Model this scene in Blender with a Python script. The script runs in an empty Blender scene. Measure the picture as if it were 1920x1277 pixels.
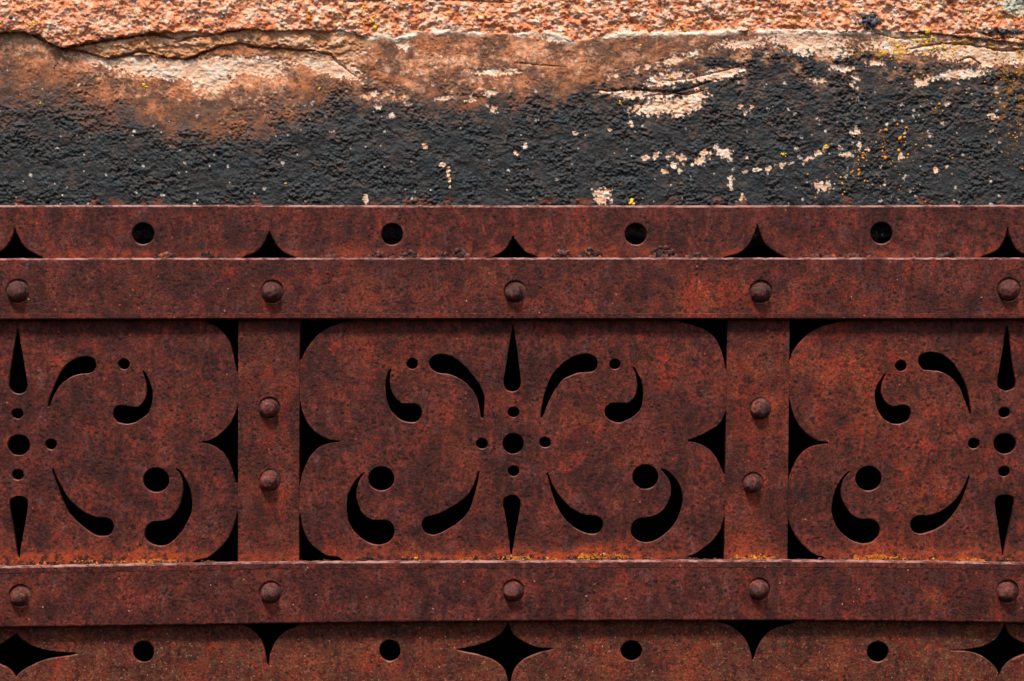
import bpy, bmesh, math, random
import numpy as np
from mathutils import Vector
from mathutils.geometry import delaunay_2d_cdt

random.seed(7)
SC = bpy.context.scene
COL = SC.collection

# ------------------------------------------------------------------ camera, sky, sun, exposure
DIST = 2.3                      # camera to the face of the grille, metres
S = 0.0005                      # metres per reference unit on the face of the grille
CX, CY, ZC = 960.0, 638.5, 1.45

cam_d = bpy.data.cameras.new('camera')
cam = bpy.data.objects.new('camera', cam_d)
COL.objects.link(cam)
cam.location = (0, -DIST, ZC)
cam.rotation_euler = (math.radians(90), 0, 0)
cam_d.sensor_width = 36
cam_d.lens = 36 * DIST / (1920 * S)
cam_d.clip_start = 0.05
cam_d.clip_end = 200
SC.camera = cam

SUN_EL, SUN_AZ = 60.0, -24.0     # azimuth measured from straight out of the wall, minus = from the left
world = bpy.data.worlds.new('World')
SC.world = world
world.use_nodes = True
wn = world.node_tree
bg = wn.nodes['Background']
sky = wn.nodes.new('ShaderNodeTexSky')
sky.sky_type = 'NISHITA'
sky.sun_disc = False
sky.sun_elevation = math.radians(SUN_EL)
sky.sun_rotation = math.radians(180 + (-SUN_AZ) * -1)
sky.dust_density = 3.0
sky.air_density = 1.0
sky.ozone_density = 1.0
wn.links.new(sky.outputs['Color'], bg.inputs['Color'])
bg.inputs['Strength'].default_value = 0.075

sun_d = bpy.data.lights.new('sun', 'SUN')
sun = bpy.data.objects.new('sun', sun_d)
COL.objects.link(sun)
sun_d.energy = 2.5
sun_d.angle = math.radians(11)
sun_d.color = (1.0, 0.93, 0.84)
e, a = math.radians(SUN_EL), math.radians(SUN_AZ)
sd = Vector((math.sin(a) * math.cos(e), -math.cos(a) * math.cos(e), math.sin(e)))
sun.rotation_euler = sd.to_track_quat('Z', 'Y').to_euler()
sun.location = (-2, -3, 5)

SC.view_settings.view_transform = 'Standard'
SC.view_settings.look = 'None'
SC.view_settings.gamma = 1.0
SC.view_settings.exposure = 1.0
try:
    SC.view_settings.use_curve_mapping = False
except Exception:
    pass

# ------------------------------------------------------------------ coordinates
def W(px, py, d=0.0):
    """reference units on the grille face, d metres behind it -> world"""
    k = 1.0 + d / DIST
    return ((px - CX) * S * k, d, ZC + (CY - py) * S * k)

# ------------------------------------------------------------------ numpy noise
def _hash(ix, iy, seed):
    h = (ix.astype(np.int64) * 374761393 + iy.astype(np.int64) * 668265263 + seed * 974634777) & 0xffffffff
    h = ((h ^ (h >> 13)) * 1274126177) & 0xffffffff
    h = (h ^ (h >> 16)) & 0xffffffff
    h = (h * 2246822519) & 0xffffffff
    return ((h ^ (h >> 15)) & 0xffffff) / float(0xffffff)

def perlin(x, y, seed=0):
    ix, iy = np.floor(x), np.floor(y)
    fx, fy = x - ix, y - iy
    ux, uy = fx*fx*fx*(fx*(fx*6-15)+10), fy*fy*fy*(fy*(fy*6-15)+10)
    def g(dx, dy):
        t = _hash(ix + dx, iy + dy, seed) * 2 * np.pi
        return np.cos(t) * (fx - dx) + np.sin(t) * (fy - dy)
    a0 = g(0, 0); b0 = g(1, 0); c0 = g(0, 1); d0 = g(1, 1)
    return ((a0 + ux*(b0-a0)) * (1-uy) + (c0 + ux*(d0-c0)) * uy) * 1.5

def fbm(x, y, scale, octaves=4, seed=0, sx=1.0, gain=0.5):
    s = 0; amp = 1.0; f = 1.0 / scale; tot = 0
    for o in range(octaves):
        s = s + amp * perlin(x * f * sx + 17.3 * o, y * f + 5.1 * o, seed + o)
        tot += amp; amp *= gain; f *= 2.03
    return s / tot

def worley(x, y, cell, seed=0):
    X, Y = x / cell, y / cell
    ix, iy = np.floor(X), np.floor(Y)
    best = np.full(X.shape, 9.0); sec = np.full(X.shape, 9.0); bid = np.zeros(X.shape)
    for dx in (-1, 0, 1):
        for dy in (-1, 0, 1):
            cx, cy = ix + dx, iy + dy
            jx = cx + _hash(cx, cy, seed); jy = cy + _hash(cx, cy, seed + 91)
            dd = np.sqrt((X - jx)**2 + (Y - jy)**2)
            m = dd < best
            sec = np.where(m, best, np.minimum(sec, dd))
            bid = np.where(m, _hash(cx, cy, seed + 177), bid)
            best = np.where(m, dd, best)
    return best, sec, bid

def sst(a, b, v):
    t = np.clip((v - a) / (b - a), 0, 1)
    return t * t * (3 - 2 * t)

def mixc(c, col, m):
    return c * (1 - m)[:, None] + np.asarray(col, dtype=float)[None, :] * m[:, None] if np.ndim(col) == 1 \
        else c * (1 - m)[:, None] + col * m[:, None]

def lin(x, pts):
    p = np.array(pts, dtype=float)
    return np.interp(x, p[:, 0], p[:, 1])

# ------------------------------------------------------------------ node helpers
class NT:
    def __init__(self, name):
        self.m = bpy.data.materials.new(name)
        self.m.use_nodes = True
        self.t = self.m.node_tree
        self.b = self.t.nodes['Principled BSDF']
    def n(self, kind, **kw):
        nd = self.t.nodes.new(kind)
        for k, v in kw.items():
            setattr(nd, k, v)
        return nd
    def put(self, sock, v):
        if isinstance(v, bpy.types.NodeSocket):
            self.t.links.new(v, sock)
        elif v is not None:
            sock.default_value = v
    def math(self, op, a, b=None, clamp=False):
        nd = self.n('ShaderNodeMath', operation=op, use_clamp=clamp)
        self.put(nd.inputs[0], a); self.put(nd.inputs[1], b)
        return nd.outputs[0]
    def noise(self, vec, scale, detail=4, rough=0.55, dist=0.0):
        nd = self.n('ShaderNodeTexNoise')
        self.put(nd.inputs['Vector'], vec)
        nd.inputs['Scale'].default_value = scale
        nd.inputs['Detail'].default_value = detail
        nd.inputs['Roughness'].default_value = rough
        nd.inputs['Distortion'].default_value = dist
        return nd.outputs['Fac']
    def voro(self, vec, scale, out='Distance', rnd=1.0):
        nd = self.n('ShaderNodeTexVoronoi')
        self.put(nd.inputs['Vector'], vec)
        nd.inputs['Scale'].default_value = scale
        nd.inputs['Randomness'].default_value = rnd
        return nd
    def ramp(self, v, a, b, lo=0.0, hi=1.0):
        nd = self.n('ShaderNodeMapRange', interpolation_type='SMOOTHSTEP')
        self.put(nd.inputs['Value'], v)
        self.put(nd.inputs['From Min'], a); self.put(nd.inputs['From Max'], b)
        self.put(nd.inputs['To Min'], lo); self.put(nd.inputs['To Max'], hi)
        return nd.outputs['Result']
    def mix(self, f, a, b, mode='MIX'):
        nd = self.n('ShaderNodeMix', data_type='RGBA', blend_type=mode)
        self.put(nd.inputs[0], f)
        self.put(nd.inputs[6], a if isinstance(a, bpy.types.NodeSocket) else (*a, 1))
        self.put(nd.inputs[7], b if isinstance(b, bpy.types.NodeSocket) else (*b, 1))
        return nd.outputs[2]
    def scaled(self, vec, sx, sy, sz):
        nd = self.n('ShaderNodeVectorMath', operation='MULTIPLY')
        self.put(nd.inputs[0], vec); nd.inputs[1].default_value = (sx, sy, sz)
        return nd.outputs[0]
    def attr(self, name, out='Fac'):
        nd = self.n('ShaderNodeAttribute', attribute_name=name)
        return nd.outputs[out]
    def pos(self):
        return self.n('ShaderNodeNewGeometry').outputs['Position']
    def bump(self, h, strength, dist, prev=None):
        nd = self.n('ShaderNodeBump')
        self.put(nd.inputs['Height'], h)
        nd.inputs['Strength'].default_value = strength
        nd.inputs['Distance'].default_value = dist
        if prev is not None:
            self.put(nd.inputs['Normal'], prev)
        return nd.outputs['Normal']

def rust_material(name, light=(0.97, 0.73, 0.71), spec=0.24):
    N = NT(name)
    oi = N.n('ShaderNodeObjectInfo')
    cmb = N.n('ShaderNodeCombineXYZ'); N.put(cmb.inputs[0], N.math('MULTIPLY', oi.outputs['Random'], 7.0)); N.put(cmb.inputs[2], N.math('MULTIPLY', oi.outputs['Random'], 3.0))
    pa = N.n('ShaderNodeVectorMath', operation='ADD'); N.put(pa.inputs[0], N.pos()); N.put(pa.inputs[1], cmb.outputs[0])
    p = pa.outputs[0]
    streaky = N.scaled(p, 1.0, 1.0, 0.62)
    n_big = N.noise(p, 13, 5, 0.6, 0.6)
    n_mid = N.noise(streaky, 95, 8, 0.72, 0.4)
    n_fin = N.noise(p, 420, 5, 0.70)
    n_fi2 = N.noise(N.scaled(p, 1.0, 1.3, 0.8), 240, 6, 0.72, 0.4)
    n_red = N.noise(streaky, 60, 8, 0.74, 0.9)
    n_gry = N.noise(N.scaled(p, 1.3, 1.0, 0.5), 85, 7, 0.72, 0.5)
    n_blu = N.noise(N.scaled(p, 1.0, 1.7, 0.6), 60, 7, 0.74, 0.3)
    org = N.attr('orange'); lic = N.attr('lichen'); drt = N.attr('crust')
    base = N.mix(N.ramp(n_mid, 0.40, 0.61), (0.050, 0.0105, 0.0062), (0.122, 0.0260, 0.0140))
    base = N.mix(N.ramp(n_gry, 0.50, 0.66, 0.0, 0.65), base, (0.108, 0.050, 0.044))
    base = N.mix(N.ramp(n_blu, 0.58, 0.68, 0.0, 0.5), base, (0.074, 0.048, 0.066))
    # warm iron-oxide blooms
    broad = N.math('MULTIPLY', org, N.ramp(N.noise(p, 42, 6, 0.65), 0.38, 0.62, 0.15, 0.75), clamp=True)
    base = N.mix(broad, base, (0.215, 0.056, 0.0175))
    rn = N.math('ADD', N.math('MULTIPLY', n_red, 0.80), N.math('MULTIPLY', n_big, 0.20))
    rthr = N.math('SUBTRACT', 0.530, N.math('MULTIPLY', org, 0.070))
    redm = N.ramp(rn, rthr, N.math('ADD', rthr, 0.10), 0.0, 0.80)
    base = N.mix(redm, base, (0.205, 0.0270, 0.0100))
    n_o2 = N.noise(N.scaled(p, 1.1, 1, 0.7), 125, 8, 0.78, 0.8)
    othr = N.math('SUBTRACT', 0.635, N.math('MULTIPLY', org, 0.100))
    om = N.ramp(n_o2, othr, N.math('ADD', othr, 0.085), 0.0, 0.85)
    base = N.mix(om, base, (0.25, 0.050, 0.017))
    om2 = N.ramp(n_fi2, N.math('SUBTRACT', 0.665, N.math('MULTIPLY', org, 0.045)), 0.74, 0.0, 0.9)
    base = N.mix(om2, base, (0.34, 0.098, 0.042))
    # maroon stains, a little longer than wide
    dp = N.ramp(N.noise(N.scaled(p, 1.0, 1.0, 0.62), 150, 4, 0.6, 0.3), 0.575, 0.635, 0.0, 0.75)
    base = N.mix(dp, base, (0.033, 0.0055, 0.004))
    # fine mottle
    base = N.mix(1.0, base, N.mix(N.ramp(n_fin, 0.36, 0.64), (0.45, 0.42, 0.40), (1.55, 1.55, 1.55)), 'MULTIPLY')
    base = N.mix(1.0, base, N.mix(N.ramp(N.noise(p, 26, 4, 0.6, .4), 0.36, 0.64), (0.62, 0.60, 0.60), (1.30, 1.30, 1.30)), 'MULTIPLY')
    # dark pits
    v1 = N.voro(p, 170)
    pit = N.math('MULTIPLY', N.ramp(v1.outputs['Distance'], 0.40, 0.14), N.ramp(N.noise(p, 60, 3), 0.42, 0.56))
    base = N.mix(N.math('MULTIPLY', pit, 0.8), base, (0.020, 0.006, 0.005))
    v4 = N.voro(N.scaled(p, 1.15, 1, .9), 290)
    pit2 = N.math('MULTIPLY', N.ramp(v4.outputs['Distance'], 0.40, 0.18), N.ramp(N.noise(p, 35, 4), 0.45, 0.60))
    base = N.mix(N.math('MULTIPLY', pit2, 0.65), base, (0.026, 0.007, 0.005))
    # olive and pale growth on the lowest plate
    lm = N.math('MULTIPLY', lic, N.ramp(N.noise(p, 120, 8, 0.8, 0.5), 0.48, 0.60), clamp=True)
    base = N.mix(N.math('MULTIPLY', lm, 0.65), base, (0.135, 0.080, 0.034))
    lm2 = N.math('MULTIPLY', lic, N.ramp(N.noise(p, 330, 5, 0.8), 0.57, 0.65), clamp=True)
    base = N.mix(N.math('MULTIPLY', lm2, 0.8), base, (0.50, 0.24, 0.10))
    lm3 = N.math('MULTIPLY', lic, N.ramp(N.noise(p, 90, 6, 0.8), 0.56, 0.64), clamp=True)
    base = N.mix(N.math('MULTIPLY', lm3, 0.7), base, (0.028, 0.011, 0.007))
    # crusty strip along a ledge
    cm = N.math('MULTIPLY', drt, N.ramp(N.noise(p, 85, 8, 0.78), 0.42, 0.56), clamp=True)
    base = N.mix(N.math('MULTIPLY', cm, 0.9), base, (0.42, 0.075, 0.016))
    cm2 = N.math('MULTIPLY', drt, N.ramp(N.noise(N.scaled(p, 1, 1.3, 1), 120, 8, 0.78), 0.50, 0.58), clamp=True)
    base = N.mix(N.math('MULTIPLY', cm2, 0.9), base, (0.020, 0.010, 0.008))
    cm3 = N.math('MULTIPLY', drt, N.ramp(N.noise(N.scaled(p, 1.2, 1.3, 1), 200, 6, 0.75), 0.60, 0.67), clamp=True)
    base = N.mix(cm3, base, (0.50, 0.17, 0.045))
    yl = N.attr('yellow')
    ym = N.ramp(N.math('ADD', N.noise(p, 110, 7, 0.72), N.math('MULTIPLY', yl, 0.30)), 0.66, 0.74, 0.0, 0.95)
    base = N.mix(ym, base, N.mix(N.ramp(N.noise(p, 260, 5, .7), .42, .58), (0.45, 0.085, 0.012), (0.62, 0.30, 0.040)))
    # small specks: orange, pale
    pj = N.n('ShaderNodeVectorMath', operation='ADD'); N.put(pj.inputs[0], p)
    ns = N.n('ShaderNodeTexNoise'); ns.inputs['Scale'].default_value = 500; N.put(ns.inputs['Vector'], p)
    sc = N.scaled(ns.outputs['Color'], .0016, .0016, .0016); N.put(pj.inputs[1], sc)
    v2 = N.voro(pj.outputs[0], 165)
    rnd = N.n('ShaderNodeSeparateColor'); N.put(rnd.inputs[0], v2.outputs['Color'])
    sp = N.math('MULTIPLY', N.ramp(v2.outputs['Distance'], 0.20, 0.10),
                N.math('LESS_THAN', rnd.outputs[0], N.math('ADD', 0.035, N.math('MULTIPLY', lic, 0.16))))
    base = N.mix(N.math('MULTIPLY', sp, .85), base, (0.48, 0.085, 0.028))
    v3 = N.voro(N.scaled(pj.outputs[0], 1, 1.21, 1), 240)
    r3 = N.n('ShaderNodeSeparateColor'); N.put(r3.inputs[0], v3.outputs['Color'])
    sp3 = N.math('MULTIPLY', N.ramp(v3.outputs['Distance'], 0.24, 0.10),
                 N.math('LESS_THAN', r3.outputs[1], N.math('ADD', 0.006, N.math('MULTIPLY', lic, 0.13))))
    base = N.mix(sp3, base, (0.50, 0.34, 0.27))
    edge_light = N.math('MULTIPLY', N.attr('arris'), N.ramp(N.noise(N.scaled(p, .5, 1, 1), 120, 7, .78), 0.42, 0.58, 0.10, 1.0))  # light caught by upward-facing edges, painted into the base colour
    base = N.mix(edge_light, base, (0.40, 0.26, 0.23))
    base = N.mix(1.0, base, light, 'MULTIPLY')
    N.put(N.b.inputs['Base Color'], base)
    N.put(N.b.inputs['Roughness'], N.ramp(n_fin, 0.35, 0.65, 0.45, 0.78))
    N.b.inputs['Specular IOR Level'].default_value = spec
    h = N.math('ADD', N.math('MULTIPLY', N.noise(p, 240, 8, 0.78, 0.3), 1.3),
               N.math('MULTIPLY', N.noise(p, 70, 3, 0.5), 0.8))
    h = N.math('SUBTRACT', h, N.math('MULTIPLY', pit, 0.30))
    h = N.math('ADD', h, N.math('MULTIPLY', N.math('MAXIMUM', lic, N.math('MAXIMUM', yl, drt)), N.noise(p, 300, 5, 0.8)))
    N.put(N.b.inputs['Normal'], N.bump(h, 1.0, 0.0013))
    return N.m

def wall_material():
    N = NT('weathered_stone')
    p = N.pos()
    c = N.attr('albedo', 'Color')
    n1 = N.noise(p, 700, 6, 0.75)
    c2 = N.mix(1.0, c, N.mix(N.ramp(n1, 0.3, 0.7), (0.76, 0.74, 0.72), (1.20, 1.20, 1.20)), 'MULTIPLY')
    N.put(N.b.inputs['Base Color'], c2)
    # the soot-black coat is slicker than bare stone
    sep = N.n('ShaderNodeSeparateColor'); N.put(sep.inputs[0], c)
    N.put(N.b.inputs['Roughness'], N.ramp(sep.outputs[0], 0.05, 0.25, 0.56, 0.85))
    N.put(N.b.inputs['Specular IOR Level'], N.ramp(sep.outputs[0], 0.05, 0.25, 0.40, 0.20))
    N.put(N.b.inputs['Normal'], N.bump(n1, 0.8, 0.0009))
    return N.m

def plain_material(name, colour, rough=0.9, var=0.5, scale=300, bump=0.0006, attr=None):
    N = NT(name)
    p = N.pos()
    n1 = N.noise(p, scale, 6, 0.7)
    src = N.attr(attr, 'Color') if attr else colour
    c = N.mix(1.0, src, N.mix(N.ramp(n1, 0.3, 0.7), (1 - var,) * 3, (1 + var,) * 3), 'MULTIPLY')
    N.put(N.b.inputs['Base Color'], c)
    N.b.inputs['Roughness'].default_value = rough
    N.b.inputs['Specular IOR Level'].default_value = 0.25
    N.put(N.b.inputs['Normal'], N.bump(n1, 0.7, bump))
    return N.m

M_RUST = rust_material('rusted_iron')
M_RIVET = rust_material('rivet_iron', light=(1.10, 1.00, 1.05), spec=0.45)
M_WALL = wall_material()
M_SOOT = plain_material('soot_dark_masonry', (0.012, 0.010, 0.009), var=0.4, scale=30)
M_SPECK = plain_material('mineral_and_lichen_grains', None, attr='albedo', var=0.35, scale=900)

# ------------------------------------------------------------------ object helpers
def link(o, parent=None):
    COL.objects.link(o)
    if parent is not None:
        o.parent = parent
    return o

def empty(name, loc, label, cat):
    o = bpy.data.objects.new(name, None)
    o.empty_display_size = 0.1
    o.location = loc
    o['label'] = label
    o['category'] = cat
    return link(o)

def mesh_np(name, verts, quads=None, tris=None, mat=None, parent=None, origin=(0, 0, 0), attrs=None, smooth=True):
    v = np.asarray(verts, dtype=np.float32) - np.asarray(origin, dtype=np.float32)
    me = bpy.data.meshes.new(name)
    nq = 0 if quads is None else len(quads)
    nt = 0 if tris is None else len(tris)
    me.vertices.add(len(v)); me.vertices.foreach_set('co', v.ravel())
    li = []
    if nq: li.append(np.asarray(quads, dtype=np.int32).ravel())
    if nt: li.append(np.asarray(tris, dtype=np.int32).ravel())
    li = np.concatenate(li)
    me.loops.add(len(li)); me.loops.foreach_set('vertex_index', li)
    me.polygons.add(nq + nt)
    ls = np.concatenate([np.arange(nq) * 4, nq * 4 + np.arange(nt) * 3]).astype(np.int32)
    me.polygons.foreach_set('loop_start', ls)
    me.polygons.foreach_set('use_smooth', np.full(nq + nt, smooth))
    me.update(calc_edges=True)
    if attrs:
        for k, arr in attrs.items():
            if arr.ndim == 2:
                at = me.attributes.new(k, 'FLOAT_COLOR', 'POINT')
                rgba = np.ones((len(v), 4), dtype=np.float32); rgba[:, :3] = arr
                at.data.foreach_set('color', rgba.ravel())
            else:
                at = me.attributes.new(k, 'FLOAT', 'POINT')
                at.data.foreach_set('value', arr.astype(np.float32))
    if mat: me.materials.append(mat)
    o = bpy.data.objects.new(name, me)
    return link(o, parent)

# ------------------------------------------------------------------ THE STONE WALL
L1P = [(-900,70),(-300,58),(-60,66),(0,62),(40,60),(75,67),(100,84),(118,92),(140,87),(190,77),(235,72),(280,61),(330,61),(360,59),
       (400,66),(450,55),(520,58),(580,57),(640,58),(690,70),(720,66),(745,71),(790,60),(830,58),(880,60),(930,64),
       (960,63),(1030,60),(1070,78),(1110,72),(1170,61),(1250,61),(1330,60),(1400,57),(1480,55),(1550,58),(1600,58),
       (1680,60),(1740,60),(1800,68),(1860,74),(1920,82),(2100,75),(2800,66)]
L2P = [(-900,78),(60,64),(90,86),(140,94),(165,99),(185,105),(205,110),(240,103),(290,103),(320,110),(350,110),(380,98),
       (410,86),(450,83),(490,90),(540,92),(580,92),(610,99),(640,100),(665,92),(690,80),(720,66),(2800,60)]
TP = [(-900,170),(-100,190),(0,165),(90,165),(200,190),(330,230),(480,220),(560,195),(620,160),(700,160),(800,185),(950,180),
      (1080,165),(1180,160),(1230,135),(1290,120),(1350,95),(1500,85),(1620,95),(1700,112),(1800,120),(1920,135),(2800,130)]
# x, y, half width, half height, tilt (deg, + = rising to the right), strength
PEEL = [(230,116,80,12,-8,1.2),(330,128,75,15,0,1.3),(430,124,90,15,3,1.3),(395,150,36,18,0,1.1),(505,128,28,14,0,.9),
        (610,122,52,14,-16,1.3),(650,140,30,7,-20,1),(655,101,36,6,12,.8),(757,84,14,9,0,.8),(925,134,50,7,2,.95),
        (985,64,40,6,-6,1),(1040,72,24,7,0,.9),(700,174,9,7,0,.9),(710,199,7,6,0,.9),(731,216,9,4,0,.8),(762,193,8,4,0,.9),
        (835,183,17,5,8,1),(884,184,10,6,0,.8),(919,174,13,5,12,.9),(925,205,9,7,20,.8),(797,274,5,5,0,.9),(831,309,9,4,0,.7),(841,325,3,22,4,.65),(687,373,5,7,0,.8),
        (1250,146,45,13,12,1),(1345,139,58,11,10,1),(1195,177,66,7,-3,.9),(1240,199,58,15,8,1),(1292,192,38,18,25,1),(1262,111,28,9,18,.8),(1302,99,12,7,20,.8),
        (1140,142,4,9,0,.9),(1155,140,5,8,0,.6),(1194,132,5,10,-15,.9),(1213,125,7,6,0,.7),(1390,82,54,8,3,.75),(1190,62,50,6,5,.8),
        (1515,76,82,24,-3,.95),(1560,98,40,10,0,.7),(1500,62,80,9,0,1),(1575,127,24,7,-4,1),(1727,154,15,9,20,1),(1800,138,56,9,6,1),(1858,116,28,8,8,1),(1640,118,16,6,0,.9),
        (1700,84,85,20,0,.8),(1820,98,90,20,-4,.85),(1900,104,50,16,0,.5),(1861,218,9,7,-20,.9),(1774,195,8,4,0,.9),(1535,150,14,6,0,.7),(1605,145,8,5,0,.8),(1600,160,5,4,0,.7),
        (1605,249,9,9,30,.85),(1440,316,6,4,20,1),(1465,310,9,4,20,1),(1487,306,6,3,20,1),(1515,298,10,4,22,1),(1534,288,8,5,25,1),(1549,278,6,4,25,.9),
        (1574,276,8,5,-30,.9),(1585,290,13,4,5,.9),(1611,273,4,8,0,.9),(1625,280,8,4,0,.9),(1543,349,15,8,-10,.7),(1690,293,5,6,0,.6),(1755,320,5,8,0,.6),
        (1210,296,9,5,0,1),(1229,292,6,8,0,1),(1252,296,5,5,0,1),(1262,288,9,4,0,1),(1277,295,9,7,-25,1),(1263,310,10,6,20,1),(1247,322,6,6,30,1),(1282,308,4,3,0,1),
        (1274,320,4,6,0,1),(1298,310,3,3,0,1),(1311,302,9,8,30,1),(1320,288,8,8,0,1),(1332,288,3,6,0,1),(1342,275,4,6,0,1),(1360,288,14,9,-15,1),(1370,299,5,5,0,1),
        (1400,296,4,3,0,1),(1420,318,7,4,0,1),(1397,322,4,3,20,1),(1388,199,6,5,-20,.9),(1410,200,5,5,0,.9),(1398,211,4,5,0,.8),(1183,230,5,6,20,1),(1142,243,5,3,0,1),
        (1080,250,6,4,0,.9),(985,274,4,4,0,.9),(967,287,4,5,0,.9),(1129,368,14,13,0,1.2),(1370,340,4,14,0,.45),(1392,370,4,8,0,.8)]
CRACKS = [  # polylines, depth mm, width
    ([(60,66),(100,86),(118,93),(140,94),(165,100),(190,107)], 7, 3.2),
    ([(118,92),(140,86),(190,78),(240,70),(285,66),(330,73)], 7, 3.0),
    ([(190,107),(205,111),(240,103),(262,96),(290,102),(315,109),(350,111),(385,98),(415,87)], 7, 3.0),
    ([(415,87),(450,82),(490,90),(545,93),(590,96)], 5, 2.4),
    ([(330,80),(360,70),(400,66),(460,56)], 5, 2.0),
    ([(590,96),(620,104),(640,124),(668,144)], 4, 2.2),
    ([(1120,170),(1180,168),(1240,172),(1290,178),(1325,168)], 5, 2.0),
    ([(1200,182),(1255,176),(1300,164),(1345,148)], 4, 1.8),
    ([(1230,152),(1290,148),(1350,134),(1395,122)], 3, 1.6),
    ([(1640,62),(1680,72),(1740,70)], 3, 2.2), ([(1780,64),(1830,60),(1860,68)], 4, 2.4), ([(1850,74),(1890,70),(1960,84)], 5, 2.2),
    ([(1700,92),(1760,82),(1820,84),(1880,96),(1930,92)], 5, 2.0),
    ([(1790,118),(1820,108),(1836,118),(1832,132)], 5, 1.8),
    ([(960,118),(1010,122),(1060,126)], 2, 1.4),
    ([(640,4),(740,-2),(860,1),(960,5)], 3, 3.0),
    ([(310,-10),(322,4),(330,12)], 4, 5.0),
]

def wall_eval(x, y):
    wx = x + 9 * fbm(x, y, 46, 3, 3)
    wy = y + 5 * fbm(x, y, 30, 4, 8)
    jag = 4.5 * fbm(x, y, 16, 4, 21)
    l1 = lin(wx, L1P); l2 = lin(wx, L2P)
    U = sst(-1.6, 1.6, l1 - y + jag)
    Mid = sst(-1.5, 1.5, l2 - y + jag * .7) * (1 - U) * sst(60, 110, x + 30 * fbm(x, y, 20, 4, 25)) * sst(690, 640, x + 40 * fbm(x, y, 24, 4, 23))
    step = lin(x, [(-900,8),(0,8),(560,6),(660,2.5),(720,-1.5),(1500,-1.2),(1640,0.2),(1780,2.2),(2800,4)])
    c10, s10, id10 = worley(wx, wy * 1.15, 13, 5)
    c5, s5, id5 = worley(x + 3 * fbm(x, y, 9, 2, 2), y * 1.2, 6.2, 9)
    f80 = fbm(x, y, 85, 5, 31); f30 = fbm(x, y, 30, 4, 41); f12 = fbm(x, y, 12, 4, 51); f6 = fbm(x, y, 5.5, 3, 61)
    streak = fbm(x + y * 0.7, y, 17, 4, 71, sx=0.55)
    # darkness of the coat
    T = lin(x, TP); wdt = lin(x, [(-900,75),(0,75),(420,66),(600,55),(900,30),(1180,22),(1300,14),(2800,16)])
    dk = sst(-1, 1, (y - T + 42 * fbm(x, y, 38, 5, 81) * sst(1500, 1100, x) + 26 * f12 + 12 * f30) / wdt)
    # heights, millimetres
    gm = lin(x, [(0,.30),(500,.5),(700,.95),(1900,.9)]) * (.55 + .9 * sst(-.3, .4, fbm(x, y, 30, 3, 33)))
    rough = step + gm * (2.4 * (0.62 - c10) + 1.3 * (0.6 - c5)) + 3.6 * f30 + 2.2 * f12 + 1.2 * f6 + 4.0 * f80
    am = .35 + 1.2 * sst(-.30, .32, fbm(x, y, 60, 4, 35))
    coat = 1.4 * f80 + 1.2 * f30 + (0.30 + 0.44 * dk) * am * (1.7 * f12 + 1.1 * streak + 1.35 * f6 + 0.7 * fbm(x, y, 3.4, 2, 63) + 0.35 * (0.55 - np.minimum(c5, 0.9)))
    coat = coat + (0.2 + dk) * am * 0.55 * (0.5 - np.abs(fbm(x + .9 * y, y - .5 * x, 13, 4, 93, sx=.85)) * 2.2)
    mid = 2.6 * sst(660, 540, x) + 1.6 * f30 + .9 * f6 - 1.2 * sst(.25, .0, np.abs(fbm(x, y * 1.6, 34, 4, 103)))  + 1.1 * np.round(2.0 * fbm(wx, wy, 22, 3, 101) + wy / 9.0) % 1.0 + 0.8 * f12
    bulge = 3.0 * sst(120, 60, np.abs(y - 128)) * sst(700, 500, x)
    h = rough * U + (1 - U) * (coat * (1 - Mid) + mid * Mid)
    h = h + lin(y, [(-600, 0), (0, 2.0), (60, 1.5), (150, 0), (600, 0)])
    # peeled patches
    P = np.full(x.shape, -1.0)
    pw1 = 9 * fbm(x, y, 9, 3, 107); pw2 = 7 * fbm(x, y, 8, 3, 109)
    for (ex, ey, rx, ry, ang, st) in PEEL:
        sel = np.nonzero((np.abs(x - ex) < 2.2 * max(rx, ry) + 12) & (np.abs(y - ey) < 2.2 * max(rx, ry) + 12))[0]
        if len(sel) == 0: continue
        t = math.radians(ang); kx = min(1.0, rx / 9); dx = x[sel] - ex + kx * pw1[sel]; dy = -(y[sel] - ey) + min(1.0, ry / 7) * pw2[sel]
        u = dx * math.cos(t) + dy * math.sin(t); v = -dx * math.sin(t) + dy * math.cos(t)
        val = st - np.sqrt((u / rx)**2 + (v / ry)**2) * min(st, 1.0)
        P[sel] = np.maximum(P[sel], val)
    pn = 0.50 * fbm(x, y, 13, 5, 111, gain=.66) + 0.35 * fbm(x, y, 40, 4, 115) + 0.75 * fbm(x, y, 6, 3, 113) 
    peel = sst(0.0, 0.10, P + pn) * (P > -.9)
    soft = np.zeros(x.shape)
    for (ex, ey, rx, ry, st) in ((60,84,90,18,1.0),(150,112,60,16,1.0),(560,112,70,18,1.0),(660,108,50,20,1.0),(640,80,60,12,.9),(250,140,90,16,.9),(460,150,120,20,.8),(392,158,50,28,1.4),(780,120,60,40,.7),(1080,110,50,26,.75),(900,170,120,10,.6),(520,150,34,30,.9),(850,116,85,20,.9),(1000,100,50,30,.85),(720,182,60,14,.8),(230,170,110,26,.45),(90,150,90,30,.3),(470,190,90,30,.45),(940,150,120,14,.6),(330,215,60,10,.3)):
        soft = np.maximum(soft, st * np.exp(-((x - ex) / rx)**2 - ((y - ey) / ry)**2))
    soft = sst(.42, .80, soft + .85 * fbm(x, y, 24, 6, 118, gain=.66) + .2 * f6)
    fsp = fbm(x, y, 6.5, 3, 119)
    soft = soft * (.30 + .70 * sst(-.16, .10, fsp))
    # random mottling of bare stone through the brown zone
    zone = sst(60, 75, y) * sst(lin(x, [(0,150),(420,235),(700,225),(1000,190),(1180,185),(1300,160),(2800,150)]) + 30, 100, y)
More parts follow.
